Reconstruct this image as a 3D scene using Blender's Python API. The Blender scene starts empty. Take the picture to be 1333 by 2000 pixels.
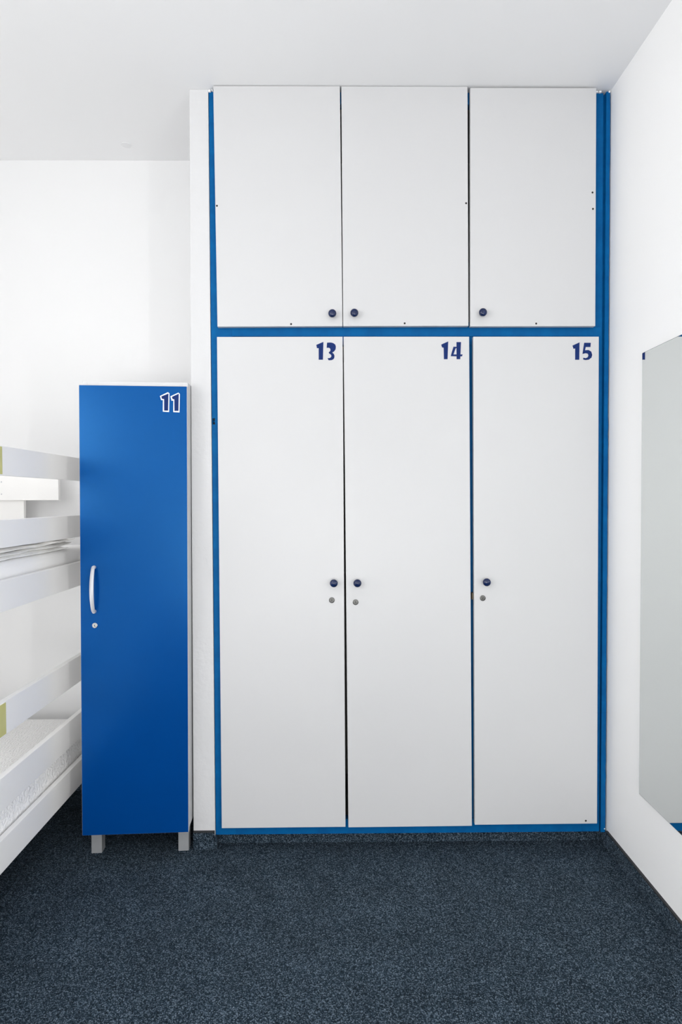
import bpy, bmesh, math, random
from mathutils import Vector, Matrix, noise

# ------------------------------------------------------------------ camera, world, light, exposure
scene = bpy.context.scene
COL = scene.collection
DZ = 0.028                      # survey heights below are measured from 28 mm under the carpet

def add_camera():
    yaw, pitch, roll = 0.00978, -0.02144, -0.0031
    f = Vector((math.sin(yaw)*math.cos(pitch), math.cos(yaw)*math.cos(pitch), math.sin(pitch)))
    r = Vector((math.cos(yaw), -math.sin(yaw), 0)); u = r.cross(f)
    r2 = r*math.cos(roll) + u*math.sin(roll)
    u2 = -r*math.sin(roll) + u*math.cos(roll)
    m = Matrix((r2, u2, -f)).transposed().to_4x4()
    m.translation = (0, -2.1777, 1.2765-DZ)
    cd = bpy.data.cameras.new('camera'); cam = bpy.data.objects.new('camera', cd)
    cd.sensor_fit = 'VERTICAL'; cd.sensor_height = 36.0; cd.sensor_width = 24.0
    cd.lens = 1200/2000*36.0; cd.clip_start = 0.02
    cam.matrix_world = m; COL.objects.link(cam); scene.camera = cam
add_camera()

world = bpy.data.worlds.new('daylight'); scene.world = world; world.use_nodes = True
bgn = world.node_tree.nodes['Background']
bgn.inputs[0].default_value = (0.86, 0.93, 1.0, 1); bgn.inputs[1].default_value = 1.0

def area(name, loc, rot, sx, sy, power, color=(1, 1, 1)):
    ld = bpy.data.lights.new(name, 'AREA'); ld.shape = 'RECTANGLE'
    ld.size = sx; ld.size_y = sy; ld.energy = power; ld.color = color
    o = bpy.data.objects.new(name, ld); o.location = loc; o.rotation_euler = rot
    COL.objects.link(o); return o
R90 = math.pi/2
# daylight through the left, narrow right and rear windows, plus an added bunk fill
area('window_daylight_left', (-1.93, -3.13, 1.50), (0, -R90, 0), 1.5, 2.40, 68, (1, .99, .975))
area('window_daylight_bunk', (-1.93, -.90, .66), (0, -R90, 0), .50, 1.10, 3.4, (1, .99, .975))  # added fill lamp, brightens the lower bunk only
area('window_daylight_right', (1.03, -2.44, 1.08), (0, R90, 0), 1.84, 0.15, 38, (1, .99, .975))
area('window_daylight_rear', (0.0, -4.63, 0.65), (R90, 0, 0), 1.56, 1.0, 46, (1, .99, .975))

scene.view_settings.view_transform = 'Standard'
scene.view_settings.look = 'None'
scene.view_settings.gamma = 1.0
scene.view_settings.use_curve_mapping = False
scene.view_settings.exposure = 0.0
scene.cycles.use_denoising = True
scene.cycles.max_bounces = 16
scene.cycles.diffuse_bounces = 10

# ------------------------------------------------------------------ materials
def srgb(r, g, b):
    def c(v):
        v /= 255
        return v/12.92 if v <= .04045 else ((v+.055)/1.055)**2.4
    return (c(r), c(g), c(b), 1)

def mat(name, col, rough=.5, metal=0., spec=.5, bump=None, mottle=None, coat=0., sheen=0., tint=None):
    """bump=(scale, strength, distance); mottle=(scale, second colour, amount)"""
    m = bpy.data.materials.new(name); m.use_nodes = True
    nt = m.node_tree; b = nt.nodes['Principled BSDF']
    b.inputs['Base Color'].default_value = col
    b.inputs['Roughness'].default_value = rough
    b.inputs['Metallic'].default_value = metal
    b.inputs['Specular IOR Level'].default_value = spec
    if tint: b.inputs['Specular Tint'].default_value = tint
    b.inputs['Coat Weight'].default_value = coat
    b.inputs['Sheen Weight'].default_value = sheen
    tc = nt.nodes.new('ShaderNodeTexCoord')
    if bump:
        n = nt.nodes.new('ShaderNodeTexNoise'); n.inputs['Scale'].default_value = bump[0]
        n.inputs['Detail'].default_value = 4
        bp = nt.nodes.new('ShaderNodeBump'); bp.inputs['Strength'].default_value = bump[1]
        bp.inputs['Distance'].default_value = bump[2]
        nt.links.new(tc.outputs['Object'], n.inputs['Vector'])
        nt.links.new(n.outputs['Fac'], bp.inputs['Height'])
        nt.links.new(bp.outputs['Normal'], b.inputs['Normal'])
    if mottle:
        n = nt.nodes.new('ShaderNodeTexNoise'); n.inputs['Scale'].default_value = mottle[0]
        n.inputs['Detail'].default_value = 6; n.inputs['Roughness'].default_value = .6
        rp = nt.nodes.new('ShaderNodeMapRange')
        rp.inputs['From Min'].default_value = .35; rp.inputs['From Max'].default_value = .7
        rp.inputs['To Max'].default_value = mottle[2]
        mx = nt.nodes.new('ShaderNodeMix'); mx.data_type = 'RGBA'
        mx.inputs[6].default_value = col; mx.inputs[7].default_value = mottle[1]
        nt.links.new(tc.outputs['Object'], n.inputs['Vector'])
        nt.links.new(n.outputs['Fac'], rp.inputs['Value'])
        nt.links.new(rp.outputs['Result'], mx.inputs[0])
        nt.links.new(mx.outputs[2], b.inputs['Base Color'])
    return m

def carpet_mat():
    m = bpy.data.materials.new('speckled_carpet'); m.use_nodes = True
    nt = m.node_tree; b = nt.nodes['Principled BSDF']
    b.inputs['Roughness'].default_value = .95; b.inputs['Specular IOR Level'].default_value = .15
    tc = nt.nodes.new('ShaderNodeTexCoord')
    v = nt.nodes.new('ShaderNodeTexVoronoi'); v.inputs['Scale'].default_value = 400
    n = nt.nodes.new('ShaderNodeTexNoise'); n.inputs['Scale'].default_value = 230
    n.inputs['Detail'].default_value = 5; n.inputs['Roughness'].default_value = .75
    big = nt.nodes.new('ShaderNodeTexNoise'); big.inputs['Scale'].default_value = 9
    big.inputs['Detail'].default_value = 3
    for t in (v, n, big): nt.links.new(tc.outputs['Object'], t.inputs['Vector'])
    sep = nt.nodes.new('ShaderNodeSeparateColor'); nt.links.new(v.outputs['Color'], sep.inputs[0])
    mixf = nt.nodes.new('ShaderNodeMix'); mixf.data_type = 'FLOAT'
    mixf.inputs[0].default_value = .5
    nt.links.new(sep.outputs[0], mixf.inputs[2]); nt.links.new(n.outputs['Fac'], mixf.inputs[3])
    ramp = nt.nodes.new('ShaderNodeValToRGB'); cr = ramp.color_ramp
    cr.elements[0].position = .22; cr.elements[0].color = CARPET[0]
    cr.elements[1].position = .80; cr.elements[1].color = CARPET[3]
    e = cr.elements.new(.45); e.color = CARPET[1]
    e = cr.elements.new(.62); e.color = CARPET[2]
    nt.links.new(mixf.outputs[0], ramp.inputs[0])
    mr = nt.nodes.new('ShaderNodeMapRange'); mr.inputs['To Min'].default_value = .80; mr.inputs['To Max'].default_value = 1.06
    mr.inputs['From Min'].default_value = .3; mr.inputs['From Max'].default_value = .7
    nt.links.new(big.outputs['Fac'], mr.inputs['Value'])
    mul = nt.nodes.new('ShaderNodeVectorMath'); mul.operation = 'SCALE'
    nt.links.new(ramp.outputs[0], mul.inputs[0]); nt.links.new(mr.outputs['Result'], mul.inputs['Scale'])
    nt.links.new(mul.outputs[0], b.inputs['Base Color'])
    bp = nt.nodes.new('ShaderNodeBump'); bp.inputs['Strength'].default_value = .8; bp.inputs['Distance'].default_value = .003
    nt.links.new(mixf.outputs[0], bp.inputs['Height']); nt.links.new(bp.outputs['Normal'], b.inputs['Normal'])
    return m
CARPET = [(.003, .006, .010, 1), (.014, .026, .039, 1), (.048, .074, .103, 1), (.20, .255, .315, 1)]

def quilt_mat():
    m = mat('quilted_white_cotton', (.93, .925, .92, 1), .9, sheen=.2)
    nt = m.node_tree; b = nt.nodes['Principled BSDF']
    tc = nt.nodes.new('ShaderNodeTexCoord')
    w = nt.nodes.new('ShaderNodeTexWave'); w.inputs['Scale'].default_value = 28
    w.inputs['Distortion'].default_value = 9; w.inputs['Detail'].default_value = 3
    w.inputs['Detail Scale'].default_value = 2.2
    n = nt.nodes.new('ShaderNodeTexVoronoi'); n.inputs['Scale'].default_value = 75
    for t in (w, n): nt.links.new(tc.outputs['Object'], t.inputs['Vector'])
    ad = nt.nodes.new('ShaderNodeMath'); ad.operation = 'ADD'
    nt.links.new(w.outputs['Fac'], ad.inputs[0]); nt.links.new(n.outputs['Distance'], ad.inputs[1])
    bp = nt.nodes.new('ShaderNodeBump'); bp.inputs['Strength'].default_value = .45; bp.inputs['Distance'].default_value = .005
    nt.links.new(ad.outputs[0], bp.inputs['Height']); nt.links.new(bp.outputs['Normal'], b.inputs['Normal'])
    return m

M = dict(
    wall=mat('white_wall_paint', (.875, .873, .87, 1), .85, bump=(60, .12, .002)),
    alcove_wall=mat('white_alcove_paint', (.775, .775, .778, 1), .85, bump=(60, .12, .002)),  # same white as the wall, darkened to offset excess light in the alcove
    rough_wall=mat('white_rough_plaster', (.625, .625, .632, 1), .9, bump=(45, .45, .004)),
    ceiling=mat('white_ceiling_paint', (.82, .82, .825, 1), .95, bump=(80, .06, .001)),
    carpet=carpet_mat(),
    trim=mat('dark_edging', (.02, .022, .025, 1), .6, bump=(200, .2, .001)),
    blue_paint=mat('blue_gloss_paint', (.0, .084, .26, 1), .55, spec=.1, bump=(70, .25, .0015), mottle=(26, (.0, .135, .37, 1), .5)),
    melamine=mat('white_melamine', (.575, .575, .582, 1), .36, spec=.35, mottle=(3, (.585, .585, .592, 1), .5)),
    interior=mat('pale_grey_chipboard', (.42, .41, .37, 1), .7, mottle=(90, (.3, .29, .25, 1), .5)),
    navy=mat('navy_plastic', (.002, .011, .060, 1), .2, spec=.45, mottle=(50, (.003, .016, .08, 1), .3)),
    bright_chrome=mat('bright_steel', (.6, .6, .6, 1), .25, 1.0, mottle=(200, (.4, .4, .4, 1), .5)),
    chrome=mat('worn_steel', (.15, .15, .145, 1), .4, 1.0, mottle=(300, (.10, .10, .095, 1), .8)),
    black=mat('black_hole', (.006, .006, .006, 1), .8, bump=(100, .1, .001)),
    decal=mat('navy_vinyl', (.008, .024, .125, 1), .6, spec=.12, mottle=(60, (.010, .034, .15, 1), .4)),
    decal_edge=mat('white_vinyl', (.80, .84, .9, 1), .45, mottle=(60, (.75, .8, .88, 1), .4)),
    locker_blue=mat('blue_laminate', (.0, .044, .215, 1), .23, spec=.8, tint=(.12, .50, 1, 1), bump=(400, .08, .0003), mottle=(12, (.0, .048, .23, 1), .4)),
    board=mat('white_laminate_board', (.90, .89, .875, 1), .42, spec=.4, mottle=(5, (.88, .872, .86, 1), .5)),
    handle=mat('silver_grey_plastic', (.55, .56, .60, 1), .38, .25, mottle=(40, (.6, .61, .64, 1), .4)),
    leg=mat('grey_metal_leg', (.36, .37, .38, 1), .45, .3, mottle=(40, (.31, .32, .33, 1), .5)),
    quilt=quilt_mat(),
    fabric=mat('white_cotton_cloth', (.90, .895, .89, 1), .92, sheen=.2, bump=(35, .25, .004)),
    blanket=mat('crumpled_white_cloth', (.90, .895, .88, 1), .92, sheen=.2, bump=(24, .6, .006)),
    yellow=mat('yellow_paint', (.56, .54, .20, 1), .6, mottle=(12, (.6, .58, .3, 1), .5)),
    mirror=mat('mirror_silver', (.80, .825, .81, 1), .0, 1.0, mottle=(2, (.79, .82, .80, 1), .3)),
    mirror_edge=mat('mirror_glass_edge', (.10, .12, .12, 1), .3, mottle=(30, (.14, .16, .16, 1), .5)),
    brass=mat('dull_brass', (.16, .13, .09, 1), .6, .6, mottle=(200, (.08, .07, .05, 1), .6)),
    smudge=mat('grey_cap', (.76, .76, .765, 1), .9, mottle=(60, (.70, .70, .71, 1), .6)),
    glass_frame=mat('white_window_plastic', (.8, .8, .8, 1), .4, mottle=(5, (.78, .78, .78, 1), .5)),
)

# ------------------------------------------------------------------ mesh helpers
class MB:
    def __init__(s): s.bm = bmesh.new()
    def box(s, a, b, bev=0., seg=2):
        x0, y0, z0 = a; x1, y1, z1 = b
        return s.prism([(x0, y0, z0), (x1, y0, z0), (x1, y0, z1), (x0, y0, z1)],
                       [(x0, y1, z0), (x1, y1, z0), (x1, y1, z1), (x0, y1, z1)], bev, seg)
    def prism(s, fr, bk, bev=0., seg=2):
        t = bmesh.new()
        F = [t.verts.new(p) for p in fr]; B = [t.verts.new(p) for p in bk]
        n = len(F)
        t.faces.new(F); t.faces.new(B[::-1])
        for i in range(n):
            j = (i+1) % n
            t.faces.new((F[j], F[i], B[i], B[j]))
        bmesh.ops.recalc_face_normals(t, faces=t.faces)
        if bev: bmesh.ops.bevel(t, geom=list(t.edges), offset=bev, segments=seg, profile=.6, affect='EDGES')
        s.merge(t); return s
    def merge(s, t):
        me = bpy.data.meshes.new('tmp'); t.to_mesh(me); t.free()
        s.bm.from_mesh(me); bpy.data.meshes.remove(me)
    def lathe(s, prof, centre, axis='Y-', seg=32):
        """prof = [(radius, height)]; height runs out of the door (-y)"""
        t = bmesh.new(); rings = []
        for r, h in prof:
            ring = []
            for k in range(seg):
                a = 2*math.pi*k/seg
                ring.append(t.verts.new((centre[0]+r*math.cos(a), centre[1]-h, centre[2]+r*math.sin(a))))
            rings.append(ring)
        for i in range(len(rings)-1):
            for k in range(seg):
                j = (k+1) % seg
                t.faces.new((rings[i][k], rings[i][j], rings[i+1][j], rings[i+1][k]))
        t.faces.new(rings[0][::-1]); t.faces.new(rings[-1])
        bmesh.ops.remove_doubles(t, verts=t.verts, dist=1e-6)
        bmesh.ops.recalc_face_normals(t, faces=t.faces)
        s.merge(t); return s
    def build(s, name, m, parent=None, smooth=False, z=0.):
        bm = s.bm
        xs = [v.co for v in bm.verts]
        c = Vector(((min(p.x for p in xs)+max(p.x for p in xs))/2,
                    (min(p.y for p in xs)+max(p.y for p in xs))/2, min(p.z for p in xs)))
        for v in bm.verts: v.co -= c
        me = bpy.data.meshes.new(name); bm.to_mesh(me); bm.free()
        me.materials.append(m)
        if smooth:
            for p in me.polygons: p.use_smooth = True
            me.set_sharp_from_angle(angle=math.radians(38))
        o = bpy.data.objects.new(name, me); COL.objects.link(o)
        o['_c'] = c
        if parent is not None:
            o.parent = parent; o.location = c - Vector(parent['_c'])
        else:
            o.location = c - Vector((0, 0, DZ))
        return o

def root(name, loc, label, cat, group=None, rot=(0, 0, 0), local=False):
    o = bpy.data.objects.new(name, None); COL.objects.link(o)
    o.empty_display_size = .1
    o['_c'] = (0, 0, 0) if local else loc
    o.location = Vector(loc) - Vector((0, 0, DZ)); o.rotation_euler = rot
    o['label'] = label; o['category'] = cat
    if group: o['group'] = group
    return o
def tag(o, label=None, cat=None, group=None, kind=None):
    if label: o['label'] = label
    if cat: o['category'] = cat
    if group: o['group'] = group
    if kind: o['kind'] = kind
    return o
def struct(mb, name, m, label):
    return tag(mb.build(name, m), label, None, kind='structure')

# ------------------------------------------------------------------ the room
FL = DZ; CZ = 2.7055; WR = .9735; WL = -1.90; YB = .4535; YR = -4.6
struct(MB().box((WL-.1, YR-.1, FL-.1), (WR+.1, YB+.1, FL)), 'floor', M['carpet'], 'dark blue grey speckled carpet floor')
struct(MB().box((WL-.1, YR-.1, CZ), (WR+.1, YB+.1, CZ+.1)), 'ceiling', M['ceiling'], 'plain white ceiling')
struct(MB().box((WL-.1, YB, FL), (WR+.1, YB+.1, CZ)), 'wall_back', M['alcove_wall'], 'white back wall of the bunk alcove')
# narrow plaster pier between the alcove and the wardrobe, slightly out of plumb
pier = MB().prism([(-.5106, 0, FL), (-.4325, 0, FL), (-.4375, 0, CZ), (-.5034, 0, CZ)],
                  [(-.5106, YB, FL), (-.4325, YB, FL), (-.4375, YB, CZ), (-.5034, YB, CZ)], .002, 2)
struct(pier, 'wall_pier', M['rough_wall'], 'narrow rough white plaster pier beside the wardrobe')

def wall_with_hole(x0, x1, ya, yb, h0, h1, z0, z1):
    b = MB()
    b.box((x0, ya, FL), (x1, yb, z0)); b.box((x0, ya, z1), (x1, yb, CZ))
    b.box((x0, ya, z0), (x1, h0, z1)); b.box((x0, h1, z0), (x1, yb, z1))
    return b
wl = wall_with_hole(WL-.1, WL, YR, -1.75, -4.36, -1.90, .72, 2.28)
w2 = wall_with_hole(WL-.1, WL, -1.75, YB, -1.48, -.32, .38, .94)  # opening added to let the fill light into the lower bunk
wl.merge(w2.bm)
struct(wl, 'wall_left', M['wall'], 'white wall behind the bunk bed')
struct(wall_with_hole(WR, WR+.1, YR, YB, -2.55, -2.33, .14, 2.03), 'wall_right', M['wall'], 'white wall that carries the mirror')
b = MB()
b.box((WL, YR-.1, FL), (WR, YR, .12)); b.box((WL, YR-.1, 1.18), (WR, YR, CZ))
b.box((WL, YR-.1, .12), (-.82, YR, 1.18)); b.box((.82, YR-.1, .12), (WR, YR, 1.18))
struct(b, 'wall_rear', M['wall'], 'white wall behind the camera with a window')

def window(n, lo, hi, axis, label):
    """white sash frame in the opening; axis = thin axis index"""
    t = .03; b = MB()
    u = 1 if axis == 0 else 0
    def bar(u0, u1, z0, z1):
        a = [0, 0, 0]; c = [0, 0, 0]
        a[axis], c[axis] = lo[axis], hi[axis]; a[u], c[u] = u0, u1; a[2], c[2] = z0, z1
        b.box(a, c, .004)
    bar(lo[u], hi[u], lo[2], lo[2]+t); bar(lo[u], hi[u], hi[2]-t, hi[2])
    bar(lo[u], lo[u]+t, lo[2]+t, hi[2]-t); bar(hi[u]-t, hi[u], lo[2]+t, hi[2]-t)
    struct(b, 'window_%d' % n, M['glass_frame'], label)
window(1, (WL-.025, -4.36, .72), (WL+.0, -1.90, 2.28), 0, 'white window frame past the foot of the bunk bed')
window(2, (WR+.0, -2.55, .14), (WR+.03, -2.33, 2.03), 0, 'narrow white window frame in the right wall')
window(3, (-.82, YR-.03, .12), (.82, YR, 1.18), 1, 'white window frame in the rear wall')

window(4, (WL-.025, -1.48, .38), (WL+.0, -.32, .94), 0, 'low white window frame beside the lower bunk')
# carpet skirting with a dark top edge
SK = .0765
struct(MB().box((.9625, YR, FL), (WR, -.010, SK+.0045), .0015).box((.9625, -.010, FL), (WR, .030, SK-.001), .0005), 'baseboard_right', M['carpet'], 'carpet skirting along the right wall')
struct(MB().box((.9655, YR, SK+.0045), (WR, -.012, SK+.009)), 'trim_1', M['trim'], 'dark edging on the right skirting')
struct(MB().box((-.5095, -.010, FL), (-.434, 0, SK+.010), .001).box((-.4325, -.010, FL), (-.4250, .030, SK-.001), .0005), 'baseboard_pier', M['carpet'], 'carpet skirting under the plaster pier')
struct(MB().box((-.5095, -.006, SK+.010), (-.434, 0, SK+.0155)), 'trim_2', M['trim'], 'dark edging over the pier skirting')
struct(MB().box((-.434, .030, FL), (WR, .040, SK-.002), .001), 'baseboard_back', M['carpet'], 'carpet skirting under the blue wardrobe frame')
struct(MB().box((WL, YB-.012, FL), (-.511, YB, SK+.004), .002), 'baseboard_alcove', M['carpet'], 'carpet skirting at the alcove wall')

# faint cap on the ceiling
cap = MB(); t = bmesh.new()
bmesh.ops.create_cone(t, cap_ends=True, segments=28, radius1=.019, radius2=.0205, depth=.0016,
                      matrix=Matrix.Translation((-.8365, .34, CZ-.0008)))
cap.merge(t)
tag(cap.build('ceiling_cap', M['smudge']), 'small round pale grey cap on the ceiling above the blue locker', 'cap')

# ------------------------------------------------------------------ built-in wardrobe
W = root('built_in_wardrobe', (.268, 0, SK), 'tall built-in wardrobe with six white doors in a blue painted frame beside the mirror wall', 'wardrobe')
# carcass behind the face frame: sides, back, bottom, shelf, top
c = MB()
c.box((-.4305, .031, SK), (-.412, .44, 2.70)); c.box((.950, .031, SK), (.9685, .44, 2.70))
c.box((-.412, .425, SK), (.950, .44, 2.70)); c.box((-.412, .031, SK), (.950, .425, .10))
c.box((-.412, .031, 1.85), (.950, .425, 1.872)); c.box((-.412, .031, 2.68), (.950, .425, 2.70))
c.box((.465, .05, .10), (.483, .425, 1.85)); c.box((.462, .05, 1.872), (.480, .425, 2.68))
c.build('carcass', M['interior'], W)
# left stile with the old latch mortise cut into it
st = MB()
xl = lambda z: -.4303 - (z-.073)/(2.7045-.073)*.0053
def slab(z0, z1, xa=None, xb=None, y0=0, y1=.03):
    st.prism([(xa if xa is not None else xl(z0), y0, z0), (xb if xb is not None else -.36, y0, z0),
              (xb if xb is not None else -.36, y0, z1), (xa if xa is not None else xl(z1), y0, z1)],
             [(xa if xa is not None else xl(z0), y1, z0), (xb if xb is not None else -.36, y1, z0),
              (xb if xb is not None else -.36, y1, z1), (xa if xa is not None else xl(z1), y1, z1)])
slab(SK, 1.540); slab(1.562, 2.6965)
slab(1.540, 1.562, None, -.4315); slab(1.540, 1.562, -.4225, None)
slab(1.540, 1.562, -.4315, -.4225, .012, .03)
st.build('stile', M['blue_paint'], W)
lm = MB(); lm.box((-.4305, .004, 1.556), (-.4235, .012, 1.5605), .0005); lm.box((-.4300, .009, 1.541), (-.4240, .0115, 1.549), .0005)
lm.build('old_latch', M['black'], W)
# middle stile
MB().box((.452, .008, SK+.03), (.503, .031, 1.84), .0008).build('stile', M['blue_paint'], W)
# right stile, with a step to the outer strip
MB().box((.885, 0, SK), (.9475, .031, 2.697), .0008).build('stile', M['blue_paint'], W)
gr = MB(); gr.box((.9475, .009, SK), (.9565, .031, 2.696)); gr.build('groove', M['blue_paint'], W)
o = MB(); N = 90; fr = []; L = []; Rr = []
for i in range(N+1):
    z = SK + (2.699-SK)*i/N
    k = i/N
    L.append((.9515+.0045*k, z))
    Rr.append((.9675+.0018*k+.0011*noise.noise(Vector((0, 0, z*9)))+.0013*noise.noise(Vector((4, 0, z*31))), z))
poly = L + Rr[::-1]
t = bmesh.new()
for i in range(N):
    q = [(L[i][0], L[i][1]), (Rr[i][0], Rr[i][1]), (Rr[i+1][0], Rr[i+1][1]), (L[i+1][0], L[i+1][1])]
    F = [t.verts.new((x, -.005, z)) for x, z in q]; B = [t.verts.new((x, .031, z)) for x, z in q]
    t.faces.new(F)
    t.faces.new((F[0], F[3], B[3], B[0])); t.faces.new((F[1], B[1], B[2], F[2]))
    if i == 0: t.faces.new((F[0], B[0], B[1], F[1]))
    if i == N-1: t.faces.new((F[3], F[2], B[2], B[3]))
bmesh.ops.remove_doubles(t, verts=t.verts, dist=1e-6); bmesh.ops.recalc_face_normals(t, faces=t.faces)
o.merge(t); o.build('outer_strip', M['blue_paint'], W)
# rails
MB().box((-.36, -.0005, 1.8488), (.9475, .031, 1.8795), .0008).box((-.36, .004, 1.82), (.885, .031, 1.8488)).box((-.36, .004, 1.8795), (.885, .031, 1.90)).build('rail', M['blue_paint'], W)
MB().box((-.36, -.0005, SK), (.885, .030, .128), .0008).build('rail', M['blue_paint'], W)
MB().box((-.36, .0, 2.655), (.885, .030, 2.697), .0008).build('rail', M['blue_paint'], W)
# worn white chips of paint at the frame's top ends and foot
for (x, z, w_, h_) in [(-.4325, 2.6975, .008, .007), (-.423, 2.6990, .005, .005), (.918, 2.6985, .018, .006), (.934, 2.6985, .008, .006),
                       (.9665, 2.6985, .006, .007), (.9655, .0885, .005, .003)]:
    ch = MB().box((x-w_/2, -.0062, z-h_/2), (x+w_/2, .004, z+h_/2), .0012)
    ch.build('paint_chip', M['wall'], W)

FY, BY = -.022, -.0035        # door front and back
def knob(parent, x, z):
    MB().lathe([(.0001, 0), (.0072, 0), (.0068, .004), (.0060, .009), (.0085, .013), (.0125, .0165), (.0139, .0205),
                (.0136, .0245), (.0112, .0280), (.0070, .0300), (.0001, .0306)], (x, FY, z)).build('knob', M['navy'], parent, True)
def lock(parent, x, z, ang=0., fy=FY, r=.0100, m='chrome'):
    L = MB().lathe([(.0001, 0), (r, 0), (r, .0016), (r*.86, .0026), (r*.72, .0026), (r*.70, .0012), (r*.62, .0012), (r*.60, .0032), (.0001, .0034)],
                   (x, fy, z), seg=28).build('lock', M[m], parent, True)
    ca, sa = math.cos(ang), math.sin(ang)
    def rr(u, v): return (x+u*ca-v*sa, z+u*sa+v*ca)
    pts = [rr(-.0010, -.0040), rr(.0010, -.0040), rr(.0010, .0036), rr(-.0010, .0036)]
    MB().prism([(p[0], fy-.0038, p[1]) for p in pts], [(p[0], fy-.0026, p[1]) for p in pts]).build('keyhole', M['black'], L)
def hole(bm, x, z, r=.0034):
    bm.lathe([(.0001, -.004), (r, -.004), (r, .0004), (.0001, .0004)], (x, FY, z), seg=14)
def glyphs(parent, polys, x0, z0, s, m, fy, th=.0007, name='door_number'):
    b = MB()
    for P in polys:
        fr = [(x0+px*s, fy-th, z0-py*s) for px, py in P]
        bk = [(x0+px*s, fy+.0002, z0-py*s) for px, py in P]
        b.prism(fr, bk)
    return b.build(name, m, parent)

G13 = [[(610,240),(345,350),(370,468),(435,470),(435,895),(590,895)],
       [(745,270),(820,264),(900,265),(985,290),(1050,340),(1072,420),(1060,510),(1010,585),(935,632),(990,680),(1020,750),(1010,830),(970,885),(900,912),
        (800,915),(760,840),(840,835),(890,800),(905,750),(880,705),(805,650),(825,600),(855,590),(870,540),(860,490),(820,455),(730,455)]]
G14 = [[(495,225),(235,340),(265,445),(325,455),(335,880),(470,880)],
       [(800,250),(970,250),(940,880),(805,880)],
       [(690,420),(800,425),(801,470),(770,480),(690,704),(603,704)],
       [(603,704),(801,704),(801,775),(588,770)], [(950,705),(1030,705),(1010,775),(946,775)]]
G15 = [[(585,320),(430,390),(455,460),(490,450),(490,695),(580,695)],
       [(685,330),(830,330),(822,420),(720,420),(705,490),(780,485),(840,520),(862,590),(845,650),(790,693),(720,702),(665,690),(668,650),(720,662),
        (765,640),(780,600),(765,565),(720,553),(650,570)]]
PX = .001797
doors = [
 # corners TL TR BR BL (x,z); knob; lock; glyph; dots; label
 dict(c=[(-.4158,2.7023),(.0217,2.7034),(.0284,1.8785),(-.4073,1.8769)], k=(-.0071,1.9165), d=[(-.406,2.2931),(-.1508,1.8857)], l='upper left white door'),
 dict(c=[(.0268,2.7029),(.4645,2.7032),(.4690,1.8793),(.0306,1.8785)], k=(.0691,1.9182), d=[(.460,2.3032),(.2456,1.8882)], l='upper middle white door'),
 dict(c=[(.4740,2.6992),(.9129,2.6998),(.9141,1.8782),(.4750,1.8775)], k=(.5144,1.9199), d=[(.9015,2.341),(.9036,2.2845),(.7063,1.8872)], l='upper right white door'),
 dict(c=[(-.4093,1.8415),(.0288,1.8421),(.0336,.1125),(-.4051,.1114)], k=(-.0049,.9824), lk=(-.0123,.9203,0.), g=(G13, -.0961, 1.8465, PX/19.04), l='tall white door numbered 13'),
 dict(c=[(.0322,1.8421),(.4713,1.8419),(.4837,.1124),(.0440,.1106)], k=(.0773,.9821), lk=(.0715,.9127,.2), g=(G14, .3512, 1.8465, PX/19.04), l='tall white door numbered 14'),
 dict(c=[(.4857,1.8419),(.9269,1.8417),(.9307,.1170),(.4938,.1160)], k=(.5296,.9836), lk=(.5205,.9251,-.2), g=(G15, .7643, 1.8735, PX/11.11), d=[(.8904,.1274)], l='tall white door numbered 15'),
]
for D in doors:
    TL, TR, BR, BL = D['c']
    q = [BL, BR, TR, TL]
    d = MB().prism([(x, FY, z) for x, z in q], [(x, BY, z) for x, z in q], .0009, 2).build('door', M['melamine'], W)
    d['label'] = D['l']
    knob(d, *D['k'])
    if 'lk' in D: lock(d, *D['lk'])
    if 'g' in D:
        P, x0, z0, s = D['g']; glyphs(d, P, x0, z0, s, M['decal'], FY)
    for hx, hz in D.get('d', []):
        hb = MB(); hole(hb, hx, hz); hb.build('screw_hole', M['black'], d)
# latch tongue in the gap beside door 15, hinge screws in the gap between 13 and 14
MB().box((.4845, -.012, .9180), (.4905, .004, .9420), .0006).build('latch', M['brass'], W)
MB().box((.0360, -.012, 1.016), (.0410, .02, 1.024), .001).build('hinge_screw', M['black'], W)
MB().box((.0362, -.012, .988), (.0414, .02, .997), .001).build('hinge_screw', M['black'], W)

# ------------------------------------------------------------------ blue locker number 11
yaw = math.atan2(.020, .3585)
K = root('locker', (-.8685, -.095, FL), 'tall narrow blue-fronted locker numbered 11 on grey square legs', 'locker', rot=(0, math.radians(.27), yaw), local=True)
LW, B0, B1 = .3590, .1005, 1.6345     # width, door foot and head above the floor
kc = MB()
kc.box((.0055, .0195, B0+.006), (.0215, .46, B1+.016), .0007)          # left side
kc.box((LW-.0170, .0195, B0+.006), (LW-.001, .46, B1+.016), .0007)       # right side
kc.box((.0215, .0195, B1), (LW-.0170, .46, B1+.016), .0007)           # top
kc.box((.0215, .0195, B0+.006), (LW-.0170, .46, B0+.022), .0007)      # bottom
kc.box((.0215, .454, B0+.022), (LW-.0170, .459, B1), 0)               # back
kc.build('carcass', M['melamine'], K)
kd = MB().box((0, .0012, B0), (LW, .0185, B1), .0008).build('door', M['melamine'], K)
kd['label'] = 'white edged door core'
kf = MB().box((.0009, 0, B0+.0009), (LW-.0009, .0016, B1-.0009), .0004).build('door_face', M['locker_blue'], kd)
kf['label'] = 'blue laminate face'
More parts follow.
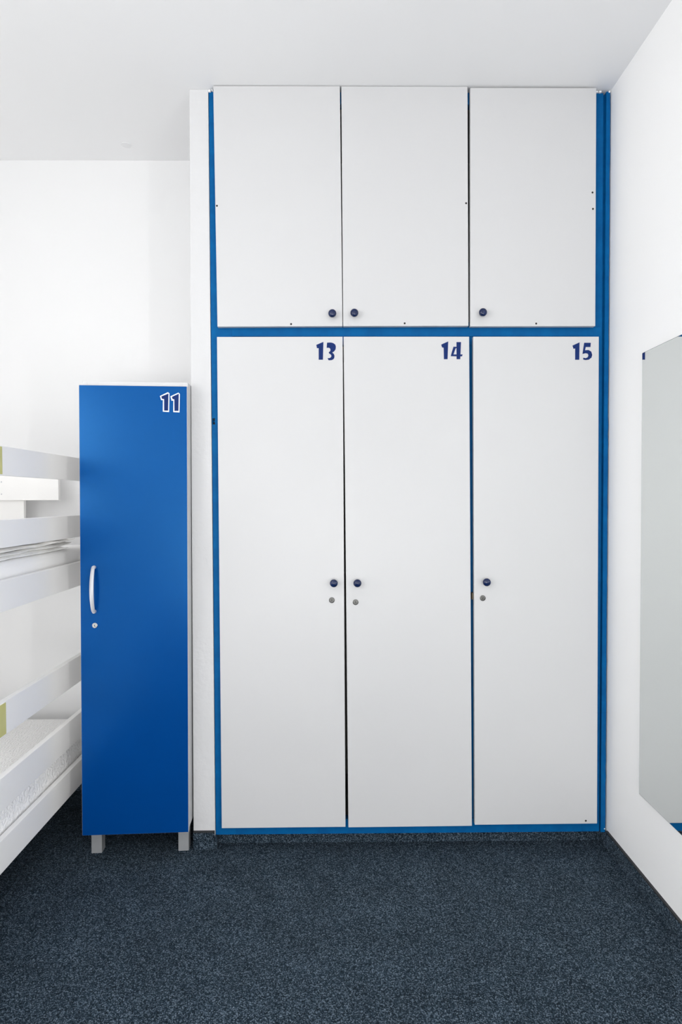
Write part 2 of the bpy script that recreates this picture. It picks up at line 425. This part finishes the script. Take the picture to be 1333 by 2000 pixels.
# bow handle
hb = bmesh.new(); n = 26; H0, H1 = 0.8655, 1.0235; cx = .0470; rings = []
for i in range(n+1):
    a = i/n; z = H0+(H1-H0)*a
    out = .006+.024*math.sin(math.pi*a)**.55
    hw = .0060+.0012*math.sin(math.pi*a)
    th = .0040
    ring = [hb.verts.new((cx+hw*math.cos(t)*1.0, -out+th*math.sin(t), z+(.004*math.cos(math.pi*a) if 0 else 0))) for t in [2*math.pi*k/14 for k in range(14)]]
    rings.append(ring)
for i in range(n):
    for k in range(14):
        j = (k+1) % 14; hb.faces.new((rings[i][k], rings[i][j], rings[i+1][j], rings[i+1][k]))
hb.faces.new(rings[0][::-1]); hb.faces.new(rings[-1])
bmesh.ops.recalc_face_normals(hb, faces=hb.faces)
hm = MB(); hm.merge(hb)
for z in (H0+.004, H1-.004):
    hm.lathe([(.0001, 0), (.0062, 0), (.0058, .010), (.0001, .0105)], (cx, 0, z), seg=18)
hm.build('handle', M['handle'], kd, True)
lock(kd, .0478, .8215, .3, 0., .0092, 'bright_chrome')
s11 = 2.09/1200/11.11
X11, Z11 = .222, 1.6545
A_out = [[(465,262),(500,285),(490,690),(357,682),(360,435),(322,432),(297,345)], [(690,268),(722,295),(712,695),(580,690),(582,440),(545,445),(520,350)]]
A_in = [[(480,290),(325,355),(342,408),(385,410),(385,660),(470,660)], [(700,290),(550,362),(568,410),(603,412),(605,665),(692,662)]]
glyphs(kd, A_out, X11, Z11, s11, M['decal_edge'], 0, .0006, 'number_outline')
glyphs(kd, A_in, X11, Z11, s11, M['decal'], -.0005, .0006, 'door_number')
for lx, ly in ((.008, .068), (LW-.0475, .062), (.008, .40), (LW-.0475, .40)):
    MB().box((lx, ly, .0), (lx+.0365, ly+.0365, B0+.006), .001).build('leg', M['leg'], K)

# ------------------------------------------------------------------ bunk bed
XR = -.955; XF = -1.86; Y0, Y1 = -1.70, .435; TB = .018
B = root('bunk_bed', ((XR+XF)/2, (Y0+Y1)/2, FL), 'white wooden bunk bed with horizontal board rails left of the blue locker', 'bunk bed')
def board(name, x, z0, z1, y0=Y0, y1=Y1-.0, m='board', th=TB):
    return MB().box((x-th, y0, z0), (x, y1, z1), .0016, 2).build(name, M[m], B)
zs = [('guard_rail', 1.347, 1.4317), ('guard_rail', 1.1377, 1.2187), ('side_rail', .955, 1.044),
      ('guard_rail', .5974, .6953), ('guard_rail', .387, .4814), ('side_rail', .2105, .3037)]
rails = {}
for nm, a, c_ in zs:
    rails[a] = board(nm, XR, a, c_)
    if nm == 'side_rail': board(nm, XF+TB, a, c_)
for a in (1.347, .5974):
    z0 = a+.003; z1 = z0+ (.079 if a > 1 else .091)
    s = MB().box((XR-.0005, -.56, z0), (XR+.0012, -.404, z1), .0004).build('yellow_band', M['yellow'], rails[a])
    s['label'] = 'yellow painted band'
# posts: two at each end, standing inside the rails
for x in (XR-TB-.045, XF+TB):
    for y in (Y0, Y1-.045):
        MB().box((x, y, FL), (x+.045, y+.045, 1.40), .003).build('post', M['board'], B)
# end boards
for y in (Y0+.046, ):
    for nm, a, c_ in zs:
        MB().box((XF+TB+.045, y, a), (XR-TB-.045, y+TB, c_), .0016).build('end_board', M['board'], B)
# board of the far end that ends short of the rail, on an upright
MB().box((XF+TB+.045, .352, 1.2745), (-1.1335, .370, 1.415), .0016).build('head_board', M['board'], B)
MB().box((-1.70, .371, 1.05), (-1.285, .389, 1.40), .0016).build('head_panel', M['board'], B)
for z in (1.300, 1.350):
    sc = MB().lathe([(.0001, 0), (.0030, 0), (.0022, .0012), (.0001, .0014)], (-1.3660, .352, z), seg=12)
    sc.build('screw', M['handle'], B)
# slats
for z in (.965, .225):
    for i in range(14):
        y = Y0+.09+i*.148
        MB().box((XF+TB, y, z), (XR-TB, y+.07, z+.018), .001).build('slat', M['board'], B)

def rounded_mattress(name, x0, x1, y0, y1, z0, z1, r, m, label):
    t = bmesh.new()
    bmesh.ops.create_cube(t, size=1, matrix=Matrix.Translation(((x0+x1)/2, (y0+y1)/2, (z0+z1)/2)) @ Matrix.Diagonal((x1-x0, y1-y0, z1-z0, 1)))
    bmesh.ops.bevel(t, geom=list(t.edges), offset=r, segments=6, profile=.5, affect='EDGES')
    b = MB(); b.merge(t)
    o = b.build(name, m, None, True)
    return tag(o, label, 'mattress')
rounded_mattress('mattress', XF+TB+.006, XR-TB-.008, Y0+.07, .348, .983, 1.093, .022, M['fabric'],
                 'white upper bunk mattress under the crumpled cloth')
lm = rounded_mattress('mattress', XF+TB+.006, XR-TB-.008, Y0+.07, .350, .243, .380, .030, M['quilt'],
                      'white quilted lower bunk mattress')

# crumpled folded cloth lying on the upper mattress: a stack of wavy folds
def folded_cloth():
    b = MB()
    layers = [(1.0945, .013, -.975, .05, 1), (1.1065, .012, -.980, .115, 2), (1.118, .012, -.978, .135, 3), (1.1295, .011, -.984, .100, 4)]
    for z0, th, xe, ye, sd in layers:
        nx, ny = 26, 90; t = bmesh.new(); top = []; bot = []
        for i in range(nx+1):
            ra, rb = [], []
            for j in range(ny+1):
                u, v = i/nx, j/ny
                x = xe - .52*u; y = -1.1 + (ye+1.1)*v
                nz = noise.noise(Vector((x*7, y*5, sd*3.1)))*.010 + noise.noise(Vector((x*19, y*13, sd*1.7)))*.0045
                x += noise.noise(Vector((sd*5.0, y*9, 0)))*.014*(1-u)
                if v > .93: y += noise.noise(Vector((x*12, sd*2.0, 0)))*.02
                edge = min(u*nx/1.5, (1-v)*ny/3.0, 1.0)
                h = th*.5*math.sqrt(max(0, 1-(1-edge)**2))
                h = max(h, .0006)
                rise = .012*max(0, (v-.93)/.07)**1.5 * (1 if sd > 1 else .3)
                zc = z0+th*.5 + nz*(.45 if sd > 1 else .1) + rise*.6
                zc = max(zc, 1.0938+h)
                ra.append(t.verts.new((x, y, zc+h))); rb.append(t.verts.new((x, y, zc-h)))
            top.append(ra); bot.append(rb)
        for i in range(nx):
            for j in range(ny):
                t.faces.new((top[i][j], top[i][j+1], top[i+1][j+1], top[i+1][j]))
                t.faces.new((bot[i][j], bot[i+1][j], bot[i+1][j+1], bot[i][j+1]))
        for i in range(nx):
            t.faces.new((top[i][0], top[i+1][0], bot[i+1][0], bot[i][0]))
            t.faces.new((top[i][ny], bot[i][ny], bot[i+1][ny], top[i+1][ny]))
        for j in range(ny):
            t.faces.new((top[0][j], bot[0][j], bot[0][j+1], top[0][j+1]))
            t.faces.new((top[nx][j], top[nx][j+1], bot[nx][j+1], bot[nx][j]))
        bmesh.ops.recalc_face_normals(t, faces=t.faces)
        b.merge(t)
    o = b.build('folded_blanket', M['blanket'], None, True)
    tag(o, 'crumpled white folded blanket on the upper bunk mattress', 'blanket')
folded_cloth()

# ------------------------------------------------------------------ mirror on the right wall
MR = root('wall_mirror', (WR, -.62, .333), 'large frameless rectangular mirror on the right wall', 'mirror')
MB().box((WR-.0060, -1.05, .3325), (WR-.0002, -.2470, 1.7313), .0004).build('backing', M['mirror_edge'], MR)
MB().box((WR-.0068, -1.0485, .3340), (WR-.0060, -.2485, 1.7298)).build('mirror_glass', M['mirror'], MR)

for ob in scene.objects:
    if '_c' in ob: del ob['_c']
